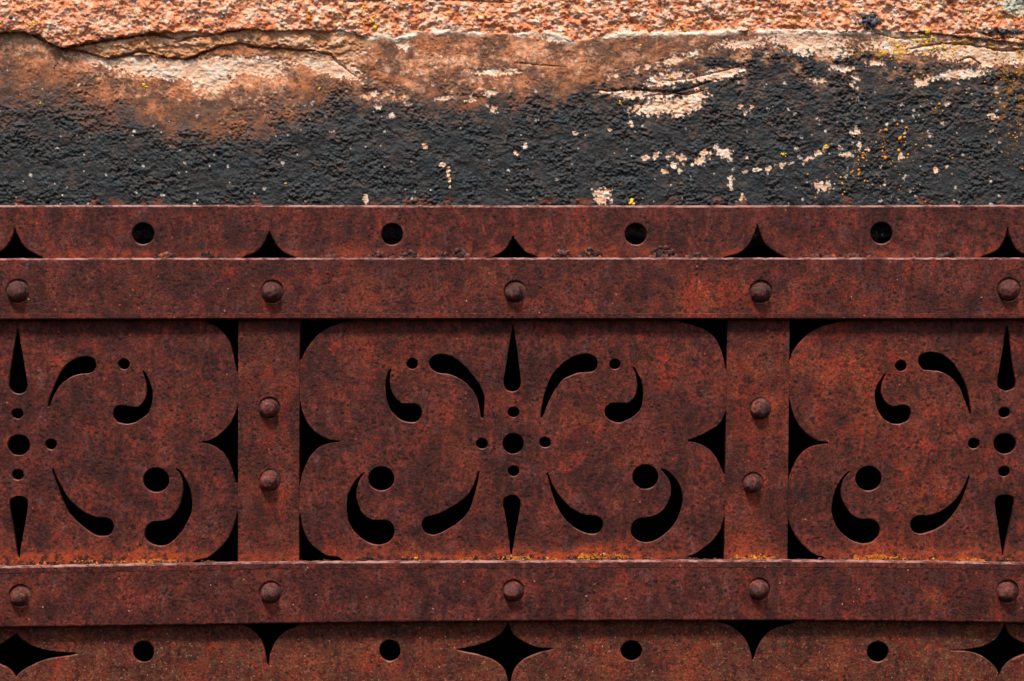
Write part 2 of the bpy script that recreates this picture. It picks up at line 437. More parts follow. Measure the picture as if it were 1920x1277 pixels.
    mot = fbm(x, y, 30, 6, 121, gain=.62)
    mott = sst(0.02, 0.36, mot) * zone * lin(x, [(0,.25),(300,.55),(620,.45),(760,.8),(1000,.85),(1200,.5),(1350,.6),(2800,.6)])
    # tiny white flecks in the dark coat
    wf, ws_, wid = worley(x + 2.5 * f6 * 2, y + 2 * f12, 15, 131)
    fl = (wid < 0.030 + 0.10 * sst(1100, 1800, x) * sst(350, 250, np.abs(x - 1600))) * sst(0.21, 0.08, wf + .35 * f6) * (y > 150)
    wf2, _, wid2 = worley(x, y, 9, 141)
    fl2 = (wid2 < 0.022 + .02 * sst(300, 380, y)) * sst(0.20, 0.09, wf2) * (y > 120)
    bare = np.clip(np.maximum(peel, mott), 0, 1) * (1 - U)
    big = sst(60, 90, y) * sst(225, 205, y)
    h = h - (.25 + .9 * big) * peel * (1 - U) * (1 - Mid) - .25 * mott + 0.2 * (fl + fl2)
    h = h + peel * (1 - U) * (1.3 * np.abs(fbm(x, y * 2.2, 30, 3, 151)) + .15 * f6 - .55 * 1.35 * f6 * dk * .9)
    # cracks
    cj = 3.0 * fbm(x, y, 22, 4, 161); cj2 = 3.0 * fbm(x, y, 20, 4, 171)
    crk = np.zeros(x.shape)
    lip = np.exp(-((l1 + 2.5 - y + jag) / 4.0)**2) * sst(600, 680, x) * sst(1760, 1600, x) * sst(-.25, .1, fbm(x, y, 60, 3, 165))
    h = h + .8 * lip
    for pts, dep, wd in CRACKS:
        p = np.array(pts, float)
        sel = np.nonzero((x > p[:, 0].min() - 15) & (x < p[:, 0].max() + 15) & (y > p[:, 1].min() - 20) & (y < p[:, 1].max() + 20))[0]
        if len(sel) == 0: continue
        X = x[sel] + cj[sel]; Y = y[sel] + cj2[sel]
        dmin = np.full(X.shape, 1e9); along = np.zeros(X.shape); acc = 0.0
        for i in range(len(p) - 1):
            d = p[i + 1] - p[i]; L = math.hypot(*d)
            t = np.clip(((X - p[i, 0]) * d[0] + (Y - p[i, 1]) * d[1]) / (L * L), 0, 1)
            dd = np.hypot(X - p[i, 0] - t * d[0], Y - p[i, 1] - t * d[1])
            m = dd < dmin; along = np.where(m, acc + t * L, along); dmin = np.minimum(dmin, dd); acc += L
        w = wd * np.clip(np.minimum(along, acc - along) / 25.0, 0.2, 1) * np.clip(0.85 + 1.6 * f12[sel] + 1.0 * f30[sel], .15, 2)
        k = np.exp(-(dmin / np.maximum(w, .4))**2)
        h[sel] -= .7 * dep * k
        crk[sel] = np.maximum(crk[sel], k * dep / 7.0)
    h = h - 2.0 * sst(0.35, 0.75, f12 + 0.25 * f30) * U   # pock marks
    # ---- colours (albedo)
    n = x.shape[0]
    c = np.tile(np.array([0.82, 0.32, 0.165]), (n, 1))
    c = mixc(c, (0.90, 0.58, 0.41), sst(-.14, .26, fbm(x, y, 32, 6, 203, gain=.7)))
    c = mixc(c, (0.55, 0.135, 0.035), sst(.02, .30, fbm(x, y, 30, 6, 201, gain=.7)) * .85)
    c = mixc(c, (0.80, 0.60, 0.48), (id10 > .72) * sst(.62, .35, c10) * lin(x, [(0,.15),(500,.35),(800,.7),(1900,.5)]))
    c = mixc(c, (0.32, 0.12, 0.05), sst(.5, .85, c10 + .4 * f6) * lin(x, [(0,.15),(560,.3),(720,.75),(1500,.55),(1900,.7)]))
    c = mixc(c, (0.50, 0.15, 0.05), (id5 > .80) * .7)
    c = mixc(c, (0.09, 0.085, 0.09), (id5 < .022) * sst(.55, .35, c5))
    c = mixc(c, (0.30, 0.25, 0.24), ((id10 < .05)) * sst(.45, .3, c10) * .8)
    yl = sst(.22, .42, fbm(x, y, 40, 4, 211)) * (id5 > .3) * (id5 < lin(x, [(0,.31),(500,.36),(800,.40),(1250,.36),(1500,.5),(1900,.62)]))
    c = mixc(c, (0.72, 0.40, 0.05), yl * sst(.6, .4, c5) * .9)
    dkb = np.exp(-((x - 1630)**2 / 22**2 + (y - 38)**2 / 16**2)) + .8 * np.exp(-((x - 1885)**2 / 45**2 + (y - 62)**2 / 9**2))
    c = mixc(c, (0.05, 0.045, 0.05), sst(.25, .45, dkb * .8 + .5 * f12 + .2 * f6))
    gr = np.exp(-((x - 1910)**2 / 40**2 + (y - 8)**2 / 20**2))
    c = mixc(c, (0.40, 0.46, 0.36), sst(.3, .6, gr + .5 * f12) * .85)
    # coat
    br = np.tile(np.array([0.185, 0.083, 0.050]), (n, 1))
    br = mixc(br, (0.66, 0.225, 0.092), sst(-.16, .22, fbm(x, y, 55, 5, 221) + .3 * f12) * lin(x, [(0,.6),(200,.9),(480,1),(700,.65),(1000,.75),(1250,.3),(2800,.2)]))
    br = mixc(br, (0.42, 0.27, 0.15), sst(110, 60, y) * sst(200, 60, x) * .8)
    br = mixc(br, (0.095, 0.050, 0.032), sst(-.02, .28, fsp + .4 * f12) * .75)
    br = mixc(br, (0.62, 0.30, 0.16), sst(.22, .38, fsp + .25 * f30) * .7 * (y < 240))
    br = mixc(br, (0.080, 0.046, 0.034), sst(0.10, .45, fbm(x, y, 20, 5, 231)) * .8)
    bk = np.tile(np.array([0.0125, 0.0118, 0.0118]), (n, 1))
    bk = mixc(bk, (0.0085, 0.0180, 0.0225), sst(-.10, .35, fbm(x, y, 40, 6, 241, gain=.7)) * .8)
    bk = mixc(bk, (0.066, 0.036, 0.0215), sst(-.08, .34, fbm(x, y, 30, 6, 251, gain=.7) - .18 * sst(200, 340, y)) * .85)
    bk = mixc(bk, (0.058, 0.062, 0.066), sst(.12, .5, f6 + .5 * f12) * .5)  # paler bump tops: lit facets put into the albedo
    bk = mixc(bk, (0.11, 0.045, 0.018), sst(.3, .55, fbm(x, y, 70, 5, 261) + .4 * f12 - .3 * sst(150, 300, y)) * .8)
    co = mixc(br, bk, dk)
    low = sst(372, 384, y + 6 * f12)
    co = mixc(co, (0.012, 0.012, 0.013), sst(352, 384, y + 10 * f12) * .75)  # grime, with the shade just above the grille painted in
    co = mixc(co, (0.16, 0.04, 0.012), sst(366, 378, y) * sst(.12, .3, fbm(x, y, 30, 5, 311)) * .8)
    pale = np.tile(np.array([0.82, 0.52, 0.35]), (n, 1))
    pale = mixc(pale, (0.84, 0.68, 0.55), sst(-.1, .4, f30 + .6 * f12))
    pale = mixc(pale, (0.48, 0.19, 0.085), sst(.10, .40, fbm(x, y * 1.8, 18, 5, 271)) * .75)
    palm = np.tile(np.array([0.78, 0.34, 0.18]), (n, 1))
    palm = mixc(palm, (0.86, 0.60, 0.42), sst(0, .4, f12))
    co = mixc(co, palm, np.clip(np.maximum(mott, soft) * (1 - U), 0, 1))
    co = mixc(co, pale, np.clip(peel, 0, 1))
    co = mixc(co, (0.66, 0.56, 0.48), np.clip(fl + fl2, 0, 1) * .85)
    yz = sst(1560, 1680, x) * sst(118, 100, y) * sst(.08, .25, fbm(x, y, 22, 5, 281)) * (1 - U)
    co = mixc(co, (0.66, 0.36, 0.06), yz * .7)
    og = sst(1840, 1900, x + 20 * f12) * sst(.0, .2, fbm(x, y, 18, 4, 291)) * sst(320, 90, y)
    co = mixc(co, (0.42, 0.17, 0.03), og * .7)
    tz = sst(470, 540, x + 30 * f12) * sst(720, 660, x + 50 * f30) * sst(50, 70, y) * sst(122, 100, y + 12 * f12)
    co = mixc(co, (0.50, 0.235, 0.11), tz * .85)
    md = np.tile(np.array([0.60, 0.27, 0.125]), (n, 1))
    md = mixc(md, (0.72, 0.44, 0.27), sst(-.1, .35, f30 + .5 * f12))
    md = mixc(md, (0.32, 0.12, 0.045), sst(.1, .4, fbm(x, y * 1.5, 20, 4, 301)) * .8)
    co = co * (1 - Mid)[:, None] + md * Mid[:, None]
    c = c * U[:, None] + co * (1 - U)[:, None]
    c = mixc(c, (0.84, 0.66, 0.52), np.clip(lip * 1.3, 0, 1))  # light catching the lip, painted as a broken cream line
    c = mixc(c, (0.17, 0.055, 0.020), np.clip(crk, 0, 1) * .75)
    return h, np.clip(c, 0.004, 0.85), U

WALL_D = 0.024
def axis(lo_out, lo, hi, hi_out, step):
    a = list(np.arange(lo, hi, step)); s = step
    left = []; v = lo
    while v > lo_out:
        s = min(s * 1.06, 9); v -= s; left.append(v)
    s = step; right = []; v = a[-1]
    while v < hi_out:
        s = min(s * 1.06, 9); v += s; right.append(v)
    return np.array(left[::-1] + a + right)

gx = axis(-900, -25, 1945, 2820, 1.4)
gy = axis(-620, -20, 458, 458.5, 1.4)
GX, GY = np.meshgrid(gx, gy)
shape = GX.shape
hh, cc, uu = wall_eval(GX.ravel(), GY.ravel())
dd = WALL_D - hh * 0.001
# round the lower arris of the block back into the opening
yy = GY.ravel()
dd = dd + 0.006 * sst(440, 458, yy) ** 2 + 0.022 * sst(394, 425, yy)  # stone also set back behind the top plate to put it in shade
kk = 1 + dd / DIST
VX = (GX.ravel() - CX) * S * kk; VZ = ZC + (CY - yy) * S * kk
V = np.stack([VX, dd, VZ], 1)
ny, nx = shape
idx = np.arange(ny * nx).reshape(ny, nx)
q = np.stack([idx[:-1, :-1], idx[1:, :-1], idx[1:, 1:], idx[:-1, 1:]], -1).reshape(-1, 4)
# soffit rows
nb = len(V)
rows = []
cols = []
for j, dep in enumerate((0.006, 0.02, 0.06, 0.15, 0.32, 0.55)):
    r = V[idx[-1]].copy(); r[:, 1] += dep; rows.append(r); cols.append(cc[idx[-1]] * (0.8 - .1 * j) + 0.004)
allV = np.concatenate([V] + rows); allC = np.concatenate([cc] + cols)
prev = idx[-1]; sq = []
for j in range(6):
    cur = nb + j * nx + np.arange(nx)
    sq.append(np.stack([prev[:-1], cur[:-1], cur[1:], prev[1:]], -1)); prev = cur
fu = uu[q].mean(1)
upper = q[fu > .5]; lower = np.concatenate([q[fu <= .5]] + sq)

wall_origin = W(960, 456, WALL_D)
wall = empty('stone_wall', wall_origin, 'weathered stone wall of flaking salmon stone and blackened coat above the rusty iron grille', 'wall')
wall['kind'] = 'thing'
def submesh(name, faces, V_, C_):
    used = np.unique(faces); remap = np.full(len(V_), -1, dtype=np.int64); remap[used] = np.arange(len(used))
    return mesh_np(name, V_[used], quads=remap[faces], mat=M_WALL, parent=wall, origin=wall_origin, attrs={'albedo': C_[used]})
o = submesh('rough_stone', upper, allV, allC); o['label'] = 'coarse pebbly salmon stone along the top'
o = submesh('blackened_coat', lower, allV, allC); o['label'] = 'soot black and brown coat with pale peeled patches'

# scattered grains: blobs merged in one mesh
def ico(sub=1):
    bm = bmesh.new(); bmesh.ops.create_icosphere(bm, subdivisions=sub, radius=1.0)
    v = np.array([p.co[:] for p in bm.verts]); f = np.array([[p.index for p in fc.verts] for fc in bm.faces]); bm.free()
    return v, f
ICO_V, ICO_F = ico(1)
def blobs(name, P, R, C, parent, origin, seed, flat=0.6, mat=M_SPECK, jitter=.28):
    rg = np.random.RandomState(seed); n = len(P); nv = len(ICO_V)
    sc = rg.uniform(.7, 1.3, (n, 1, 3)) * R[:, None, None]; sc[:, :, 1] *= flat
    v = ICO_V[None] * (1 + rg.uniform(-jitter, jitter, (n, nv, 1)))
    t = rg.uniform(0, 6.28, n); ct, st = np.cos(t)[:, None], np.sin(t)[:, None]
    v = v * sc
    vx = v[:, :, 0] * ct - v[:, :, 2] * st; vz = v[:, :, 0] * st + v[:, :, 2] * ct
    v = np.stack([vx, v[:, :, 1], vz], -1) + P[:, None, :]
    f = (ICO_F[None] + (np.arange(n) * nv)[:, None, None]).reshape(-1, 3)
    ob = mesh_np(name, v.reshape(-1, 3), tris=f, mat=mat, parent=parent, origin=origin,
                 attrs={'albedo': np.repeat(C, nv, axis=0)})
    ob['kind'] = 'stuff'
    return ob
def on_wall(px, py, lift=0.0):
    h, _, u = wall_eval(px, py)
    d = WALL_D - h * .001 - lift; k = 1 + d / DIST
    return np.stack([(px - CX) * S * k, d, ZC + (CY - py) * S * k], 1), u

rg = np.random.RandomState(11)
n = 4200
gxp = rg.uniform(-500, 2420, n); gyp = rg.uniform(-260, 92, n)
P_, U_ = on_wall(gxp, gyp)
keep = (U_ > .9) & (rg.uniform(0, 1, n) < lin(gxp, [(0,.35),(500,.6),(700,1),(2400,1)]))
P_, gxp, gyp = P_[keep], gxp[keep], gyp[keep]
n = len(P_)
R_ = S * np.clip(rg.lognormal(.45, .5, n), .8, 5.5)
pal = np.array([(.76,.36,.18),(.84,.56,.36),(.60,.18,.06),(.68,.56,.50),(.12,.11,.12),(.22,.20,.21),(.34,.09,.04)])
w = np.array([.34,.26,.18,.09,.045,.035,.05]); C_ = pal[rg.choice(7, n, p=w / w.sum())]
C_ = C_ * rg.uniform(.75, 1.15, (n, 1))
blobs('grit', P_, R_, C_, wall, wall_origin, 3)
# dark embedded pebbles that stand out
pp = np.array([(216,22,5),(73,17,4),(163,28,4),(338,40,4),(405,44,4),(375,4,5),(20,32,5),(28,36,4),(1325,18,4),(1545,12,3),(1700,30,4),(1620,30,6),(1630,38,7),(1638,44,6),(1612,44,6),(1622,50,5),
               (104,122,3),(108,118,3),(101,126,3),(1860,57,6),(1880,60,6),(1905,58,6),(1850,72,5),(272,44,3),(305,34,3),(1560,20,4)], float)
P_, _ = on_wall(pp[:, 0], pp[:, 1])
blobs('pebble', P_, pp[:, 2] * S * .8, np.tile(np.array([[.085,.085,.10]]), (len(pp), 1)), wall, wall_origin, 5)
# lichen: orange dots on the right, yellow rosettes along the top
lx = []; ly = []; lr = []; lc = []
def addl(x, y, r, c):
    lx.append(x); ly.append(y); lr.append(r); lc.append(c)
OR = (.80, .27, .01); YE = (.78, .48, .03)
for (mx, my, sx_, sy_, k) in ((1650,300,55,38,95),(1615,278,14,10,16),(1656,278,8,10,10),(1705,260,60,30,30),(1800,250,60,60,35),(1620,345,60,22,30),(1895,150,25,40,60),(1760,160,110,40,30),(1905,260,12,40,22)):
    for i in range(k):
        addl(rg.normal(mx, sx_), rg.normal(my, sy_), np.clip(rg.lognormal(-.05, .45), .6, 2.8), OR)
for (x, y, r) in ((270,159,2.5),(273,163,2),(76,192,2),(597,168,2.5),(1185,380,4.5),(1181,383,3),(1189,383,3),(1162,193,2.5),(1241,190,2.5),(1258,145,2.5),(535,343,2),(1472,289,3),(1466,289,2),(1547,277,3),(1200,84,2.5)):
    for i in range(3):
        addl(x + rg.normal(0, r * .5), y + rg.normal(0, r * .5), r * rg.uniform(.5, .9), YE)
for (mx, my, sx_, sy_, k) in ((675,18,8,8,14),(700,45,10,8,12),(680,14,30,12,10),(900,30,18,10,14),(1040,30,30,14,14),(1310,45,22,10,16),(1280,52,10,5,10),(1540,10,40,10,22),(1740,75,14,8,26),(1700,82,22,10,26),
                              (1665,100,10,6,18),(1760,92,26,10,24),(1855,20,20,14,20),(1480,46,12,8,10),(50,6,5,4,7),(58,40,5,4,7),(620,40,90,14,18),(380,12,120,10,8),(1080,6,40,6,6)):
    for i in range(k):
        addl(rg.normal(mx, sx_), rg.normal(my, sy_), np.clip(rg.lognormal(.25, .45), .7, 3.6), YE if rg.rand() < .75 else OR)
lx, ly, lr, lc = map(np.array, (lx, ly, lr, lc))
m = ly < 380; m |= lr > 2.4
P_, _ = on_wall(lx[m], ly[m])
blobs('lichen', P_, lr[m] * S * 1.35, lc[m] * rg.uniform(.75, 1.1, (m.sum(), 1)), wall, wall_origin, 8, flat=.5)

# ------------------------------------------------------------------ THE DARK OPENING BEHIND THE GRILLE
def quadbox(name, x0, x1, y0, y1, z0, z1, mat, parent=None, kind=None, skip=()):
    v = [(x0,y0,z0),(x1,y0,z0),(x1,y1,z0),(x0,y1,z0),(x0,y0,z1),(x1,y0,z1),(x1,y1,z1),(x0,y1,z1)]
    f = dict(bottom=(0,3,2,1), top=(4,5,6,7), front=(0,1,5,4), back=(2,3,7,6), left=(3,0,4,7), right=(1,2,6,5))
    ob = mesh_np(name, v, quads=[f[k] for k in f if k not in skip], mat=mat, parent=parent, smooth=False)
    if kind: ob['kind'] = kind
    return ob
zt = W(0, 456, .05)[2]
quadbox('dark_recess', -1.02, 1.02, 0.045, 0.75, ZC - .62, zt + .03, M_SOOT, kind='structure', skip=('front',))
# ------------------------------------------------------------------ THE IRON GRILLE
gorigin = W(960, 1640, 0)
grille = empty('iron_grille', gorigin, 'rusty riveted iron grille pierced with scrolls, commas and round holes under the stone', 'grille')

def smooth_chain(pts, per=6):
    """catmull-rom through an open chain"""
    p = [pts[0]] + list(pts) + [pts[-1]]
    out = []
    for i in range(1, len(p) - 2):
        p0, p1, p2, p3 = [np.array(v, float) for v in (p[i-1], p[i], p[i+1], p[i+2])]
        k = max(2, min(per, int(np.linalg.norm(p2 - p1) / 3.0) + 1))
        for j in range(k):
            t = j / k
            out.append(.5 * ((2*p1) + (-p0 + p2)*t + (2*p0 - 5*p1 + 4*p2 - p3)*t*t + (-p0 + 3*p1 - 3*p2 + p3)*t**3))
    out.append(np.array(pts[-1], float))
    return out

def contour(chains, wob=.55, seed=0):
    """closed contour from smooth chains joined at corners; slight hand-cut wobble"""
    pts = []
    for ch in chains:
        s = smooth_chain(ch) if len(ch) > 2 else [np.array(v, float) for v in ch]
        if pts and np.linalg.norm(pts[-1] - s[0]) < .05: s = s[1:]
        pts += s
    if np.linalg.norm(pts[0] - pts[-1]) < .05: pts.pop()
    a = np.array(pts)
    # resample long straight runs
    res = []
    for i in range(len(a)):
        b = a[(i + 1) % len(a)]; L = np.linalg.norm(b - a[i]); k = max(1, int(L // 9))
        for j in range(k): res.append(a[i] + (b - a[i]) * j / k)
    a = np.array(res)
    if wob:
        a = a + wob * np.stack([fbm(a[:, 0], a[:, 1], 13, 3, 400 + seed), fbm(a[:, 0], a[:, 1], 13, 3, 430 + seed)], 1) * 1.3
    return a

def circ(cx, cy, rx, ry=None, n=30, wob=.6):
    ry = ry or rx
    t = np.arange(n) / n * 2 * np.pi
    a = np.stack([cx + rx * np.cos(t), cy + ry * np.sin(t)], 1)
    return a + wob * np.stack([fbm(a[:, 0], a[:, 1], 11, 2, 460), fbm(a[:, 0], a[:, 1], 11, 2, 470)], 1)

def area(a):
    x, y = a[:, 0], a[:, 1]
    return .5 * np.sum(x * np.roll(y, -1) - np.roll(x, -1) * y)

def inset(a, b):
    """move a contour to its left side by b"""
    t = np.roll(a, -1, 0) - a; t /= np.maximum(np.linalg.norm(t, axis=1), 1e-6)[:, None]
    nr = np.stack([-t[:, 1], t[:, 0]], 1); nv = nr + np.roll(nr, 1, 0)
    ln = np.maximum(np.linalg.norm(nv, axis=1), .7)
    return a + nv / ln[:, None] * b

def pip(pt, poly):
    x, y = pt[:, 0], pt[:, 1]; ins = np.zeros(len(pt), bool); n = len(poly)
    for i in range(n):
        x1, y1 = poly[i]; x2, y2 = poly[(i + 1) % n]
        c = ((y1 > y) != (y2 > y)) & (x < (x2 - x1) * (y - y1) / ((y2 - y1) if y2 != y1 else 1e-9) + x1)
        ins ^= c
    return ins

RIV = [(31,548),(508,549),(963,549),(1424,549),(1889,545),(35,1119),(505,1113),(960,1110),(1421,1107),(1887,1111),(502,766),(503,903),(1423,768),(1409,907)]
YSP = [(60,130,.7),(120,180,.9),(180,250,.6),(245,335,1),(552,562,.8),(740,790,.6),(860,905,.9),(930,1005,1),(1020,1050,.6),(1080,1185,1.3),(1368,1455,1.1),(1595,1700,1.15),(1700,1765,.8),(1790,1855,.9),(1870,1915,.6)]
def rust_fields(x, y, kind):
    """where the iron is brighter rust, crusty or lichen-grown"""
    og = np.zeros(x.shape); cr = np.zeros(x.shape); li = np.zeros(x.shape)
    def g(cx, cy, rx, ry, s): return s * np.exp(-((x - cx) / rx)**2 - ((y - cy) / ry)**2)
    for a_ in ((1620,740,90,110,.95),(1540,690,60,60,.6),(1800,780,70,120,.6),(1700,960,70,90,.55),(1425,760,50,110,.95),(1395,720,30,50,.9),(1385,1010,40,60,.9),
               (1335,545,45,40,1.25),(1300,560,30,40,1.0),(1560,560,90,40,.3),(320,770,60,60,.5),(500,690,50,60,.5),(510,940,50,90,.45),(740,660,70,60,.6),(850,830,60,70,.5),
               (1240,690,50,50,.5),(1120,800,120,90,.35),(690,530,40,60,.6),(660,470,30,20,.9),(230,545,90,40,.35),(900,520,80,50,.25),(1110,450,80,40,.45),(1755,1118,40,20,.85),(240,1110,90,30,.2),
               (130,670,60,60,.3),(60,410,60,20,.5),(350,460,60,20,.4),(1410,560,120,40,.2),(800,640,100,30,.4),(1860,700,60,60,.2)):
        og = og + g(*a_)
    if kind == 'panel':
        lb = 1052
        cr = sst(lb - 26, lb - 4, y + 9 * fbm(x, y, 30, 3, 501)) * lin(x, [(-900,.6),(60,1),(340,1),(380,.5),(640,.6),(760,.9),(1200,1),(1260,.4),(1340,.6),(1920,1),(2800,.8)])
        cr = cr + .9 * np.exp(-((x - 1125) / 60)**2 - ((y - 1045) / 18)**2)
        og = og + .35 * sst(980, 1050, y)
    if kind == 'top':
        cr = 1.1 * sst(462, 476, y + 6 * fbm(x, y, 26, 3, 505)) * sst(-.15, .2, fbm(x, y * 0, 90, 2, 507) + .1)
        cr += .8 * np.exp(-((x - 1100) / 90)**2 - ((y - 468) / 14)**2)
        og = og * .8; cr = cr * .5
    if kind == 'bottom':
        li = .75 + .5 * fbm(x, y, 120, 3, 511) + .3 * sst(1300, 1700, x)
        og = og + .5 + .7 * fbm(x, y, 90, 3, 512)
    for (rx_, ry_) in RIV:
        cr = cr + .35 * np.exp(-((x - rx_) / 14)**2) * sst(10, 22, y - ry_) * sst(60, 26, y - ry_)
        og = og + .45 * np.exp(-((x - rx_) / 30)**2 - ((y - ry_ - 8) / 34)**2)
    ye = np.zeros(x.shape)
    if kind == 'panel':
        base_y = np.interp(x, [0, 250, 500, 700, 960, 1440, 1700, 1920], [1062, 1057, 1053, 1052, 1051, 1050, 1051, 1055])
        for (a_, b_, st) in YSP:
            w_ = np.clip(np.minimum(x - a_, b_ - x) / 18 + .3, 0, 1)
            ye = np.maximum(ye, st * w_ * sst(15 * st, 1, base_y - y)); cr = cr + .7 * st * w_ * 1.3 * sst(30 * st, 2, base_y - y); og = og + .9 * st * w_ * sst(60, 5, base_y - y)
    return np.clip(og, 0, 1.4), np.clip(cr, 0, 1), np.clip(li, 0, 1.1), ye

def plate(name, outer, holes, d0, thick, bev, kind, parent, mat=None, step=7, warp=.35, seed=0):
    """sheet of iron: front face at depth d0, rounded arrises, real thickness"""
    if area(outer) < 0: outer = outer[::-1]
    loops = [outer] + [(h if area(h) < 0 else h[::-1]) for h in holes]      # material always on the left
    bpx = bev / S
    ins = [inset(lp, bpx if i == 0 else min(bpx, 2.4)) for i, lp in enumerate(loops)]
    x0, y0 = ins[0].min(0); x1, y1 = ins[0].max(0)
    gx_, gy_ = np.meshgrid(np.arange(x0 + step * .5, x1, step), np.arange(y0 + step * .5, y1, step))
    gp = np.stack([gx_.ravel(), gy_.ravel()], 1)
    gp = gp + np.random.RandomState(seed + 1).uniform(-1.5, 1.5, gp.shape)
    k = pip(gp, ins[0])
    for lp in ins[1:]: k &= ~pip(gp, lp)
    gp = gp[k]
    for lp in ins:                                           # keep the fill clear of the edges
        if len(gp) == 0: break
        ok = np.ones(len(gp), bool)
        for i0 in range(0, len(lp), 64):
            dmin = np.min(np.hypot(gp[:, None, 0] - lp[None, i0:i0+64, 0], gp[:, None, 1] - lp[None, i0:i0+64, 1]), 1)
            ok &= dmin > 3.2
        gp = gp[ok]
    pts = np.concatenate(ins + [gp]) if len(gp) else np.concatenate(ins)
    edges = []; st = 0; starts = []
    for lp in ins:
        n_ = len(lp); starts.append(st); edges += [(st + i, st + (i + 1) % n_) for i in range(n_)]; st += n_
    r = delaunay_2d_cdt([Vector(v) for v in pts.tolist()], edges, [], 0, 1e-4)
    cv = np.array([v[:] for v in r[0]]); tri = np.array([f for f in r[2] if len(f) == 3]); orig = r[3]
    cen = cv[tri].mean(1)
    k = pip(cen, ins[0])
    for lp in ins[1:]: k &= ~pip(cen, lp)
    tri = tri[k]
    a0 = cv[tri]; sgn = (a0[:,1,0]-a0[:,0,0])*(a0[:,2,1]-a0[:,0,1]) - (a0[:,2,0]-a0[:,0,0])*(a0[:,1,1]-a0[:,0,1])
    # y grows downwards in reference units: flip so that normals face the camera
    tri = np.where((sgn > 0)[:, None], tri[:, ::-1], tri)
    def wp(x, y): return warp * .001 * (fbm(x, y, 160, 3, 601 + seed) * 1.6 + .35 * fbm(x, y, 45, 2, 611 + seed))
    verts = []; pxs = []; arr = []
    def addv(p2, d, arris=None):
        i = len(pxs)
        for (a_, b_) in p2: pxs.append((a_, b_))
        arr.append(np.zeros(len(p2)) if arris is None else arris)
        w_ = wp(p2[:, 0], p2[:, 1])
        dep = d0 + d + w_; kk_ = 1 + (d0 + w_ * 0) / DIST
        verts.append(np.stack([(p2[:, 0] - CX) * S * kk_, dep, ZC + (CY - p2[:, 1]) * S * kk_], 1))
        return i
    addv(cv, 0.0)
    tris = [tri]; quads = []; sharp = []
    prof = [(1.0, 0.0), (.62, .10), (.29, .30), (.08, .62), (0.0, 1.0)]
    for li_, lp in enumerate(loops):
        n_ = len(lp); b_ = bpx if li_ == 0 else min(bpx, 2.4)
        tn = np.roll(lp, -1, 0) - np.roll(lp, 1, 0); up_lit = np.clip(tn[:, 0] / np.maximum(np.linalg.norm(tn, axis=1), 1e-6) , 0, 1) ** 3
        up_lit = up_lit * (0 if name == 'edge_bead' else 1.0 if (li_ == 0 and kind in ('strap', 'top')) else .55 * up_lit if li_ else 0)  # upward edges and lower hole rims carry the painted highlight
        prev = addv(inset(lp, b_), 0.0, up_lit)
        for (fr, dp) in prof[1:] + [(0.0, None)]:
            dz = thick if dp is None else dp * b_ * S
            cur = addv(inset(lp, b_ * fr), dz, up_lit)
            i = np.arange(n_); j = (i + 1) % n_
            quads.append(np.stack([prev + i, prev + j, cur + j, cur + i], 1))
            prev = cur
    # back face
    bk = addv(cv, thick)
    tris.append(tri[:, ::-1] + bk)
    V_ = np.concatenate(verts); px_ = np.array(pxs)
    og, cr, li2, ye2 = rust_fields(px_[:, 0], px_[:, 1], kind)
    ob = mesh_np(name, V_, quads=np.concatenate(quads), tris=np.concatenate(tris), mat=mat or M_RUST, parent=parent,
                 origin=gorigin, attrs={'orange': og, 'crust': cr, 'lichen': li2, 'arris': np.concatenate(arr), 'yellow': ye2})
    return ob

# ---- piercings, traced shape by shape.  (scale and corner of each drawing sheet)
def sheet(ox, oy, s, pts): return [(ox + x / s, oy + y / s) for x, y in pts]
A = lambda pts: sheet(0, 580, 2.553, pts)
B = lambda pts: sheet(540, 580, 2.554, pts)
C = lambda pts: sheet(940, 580, 2.554, pts)
D = lambda pts: sheet(1340, 580, 2.553, pts)

left_holes_mid = [
 A([(83,90),(72,150),(60,220),(47,310),(42,360),(54,390),(85,404),(118,395),(131,368),(127,330),(112,240),(98,160),(88,95)]),
 A([(90,1193),(80,1150),(65,1050),(47,945),(52,910),(85,895),(122,902),(134,930),(125,1000),(110,1080),(98,1150),(94,1190)])]
left_holes = [
 A([(230,468),(232,440),(250,390),(275,330),(300,285),(340,247),(385,228),(425,226),(452,240),(460,268),(450,293),(425,306),(380,310),(340,325),(300,352),(270,390),(250,430),(237,466)]),
 A([(685,293),(700,310),(718,350),(730,400),(727,450),(710,495),(675,525),(640,543),(600,549),(562,540),(542,515),(542,490),(555,467),(580,459),(615,464),(655,468),(685,445),(700,410),(702,370),(690,320),(681,296)]),
 A([(842,762),(865,775),(890,815),(910,860),(920,920),(915,975),(890,1030),(860,1075),(815,1118),(770,1133),(725,1123),(697,1100),(692,1065),(705,1035),(730,1018),(770,1013),(810,1003),(845,965),(865,920),(877,870),(872,820),(858,785),(840,767)]),
 A([(255,762),(265,790),(290,840),(325,900),(370,945),(420,980),(470,997),(515,998),(540,1020),(543,1050),(530,1075),(495,1087),(450,1078),(400,1045),(355,1005),(320,960),(290,890),(265,820),(248,767)])]
left_circ_mid = [(83,499,29,25),(89,649,54,50),(85,791,29,26)]
left_circ = [(244,646,28,26),(594,262,27,26),(747,817,63,59)]
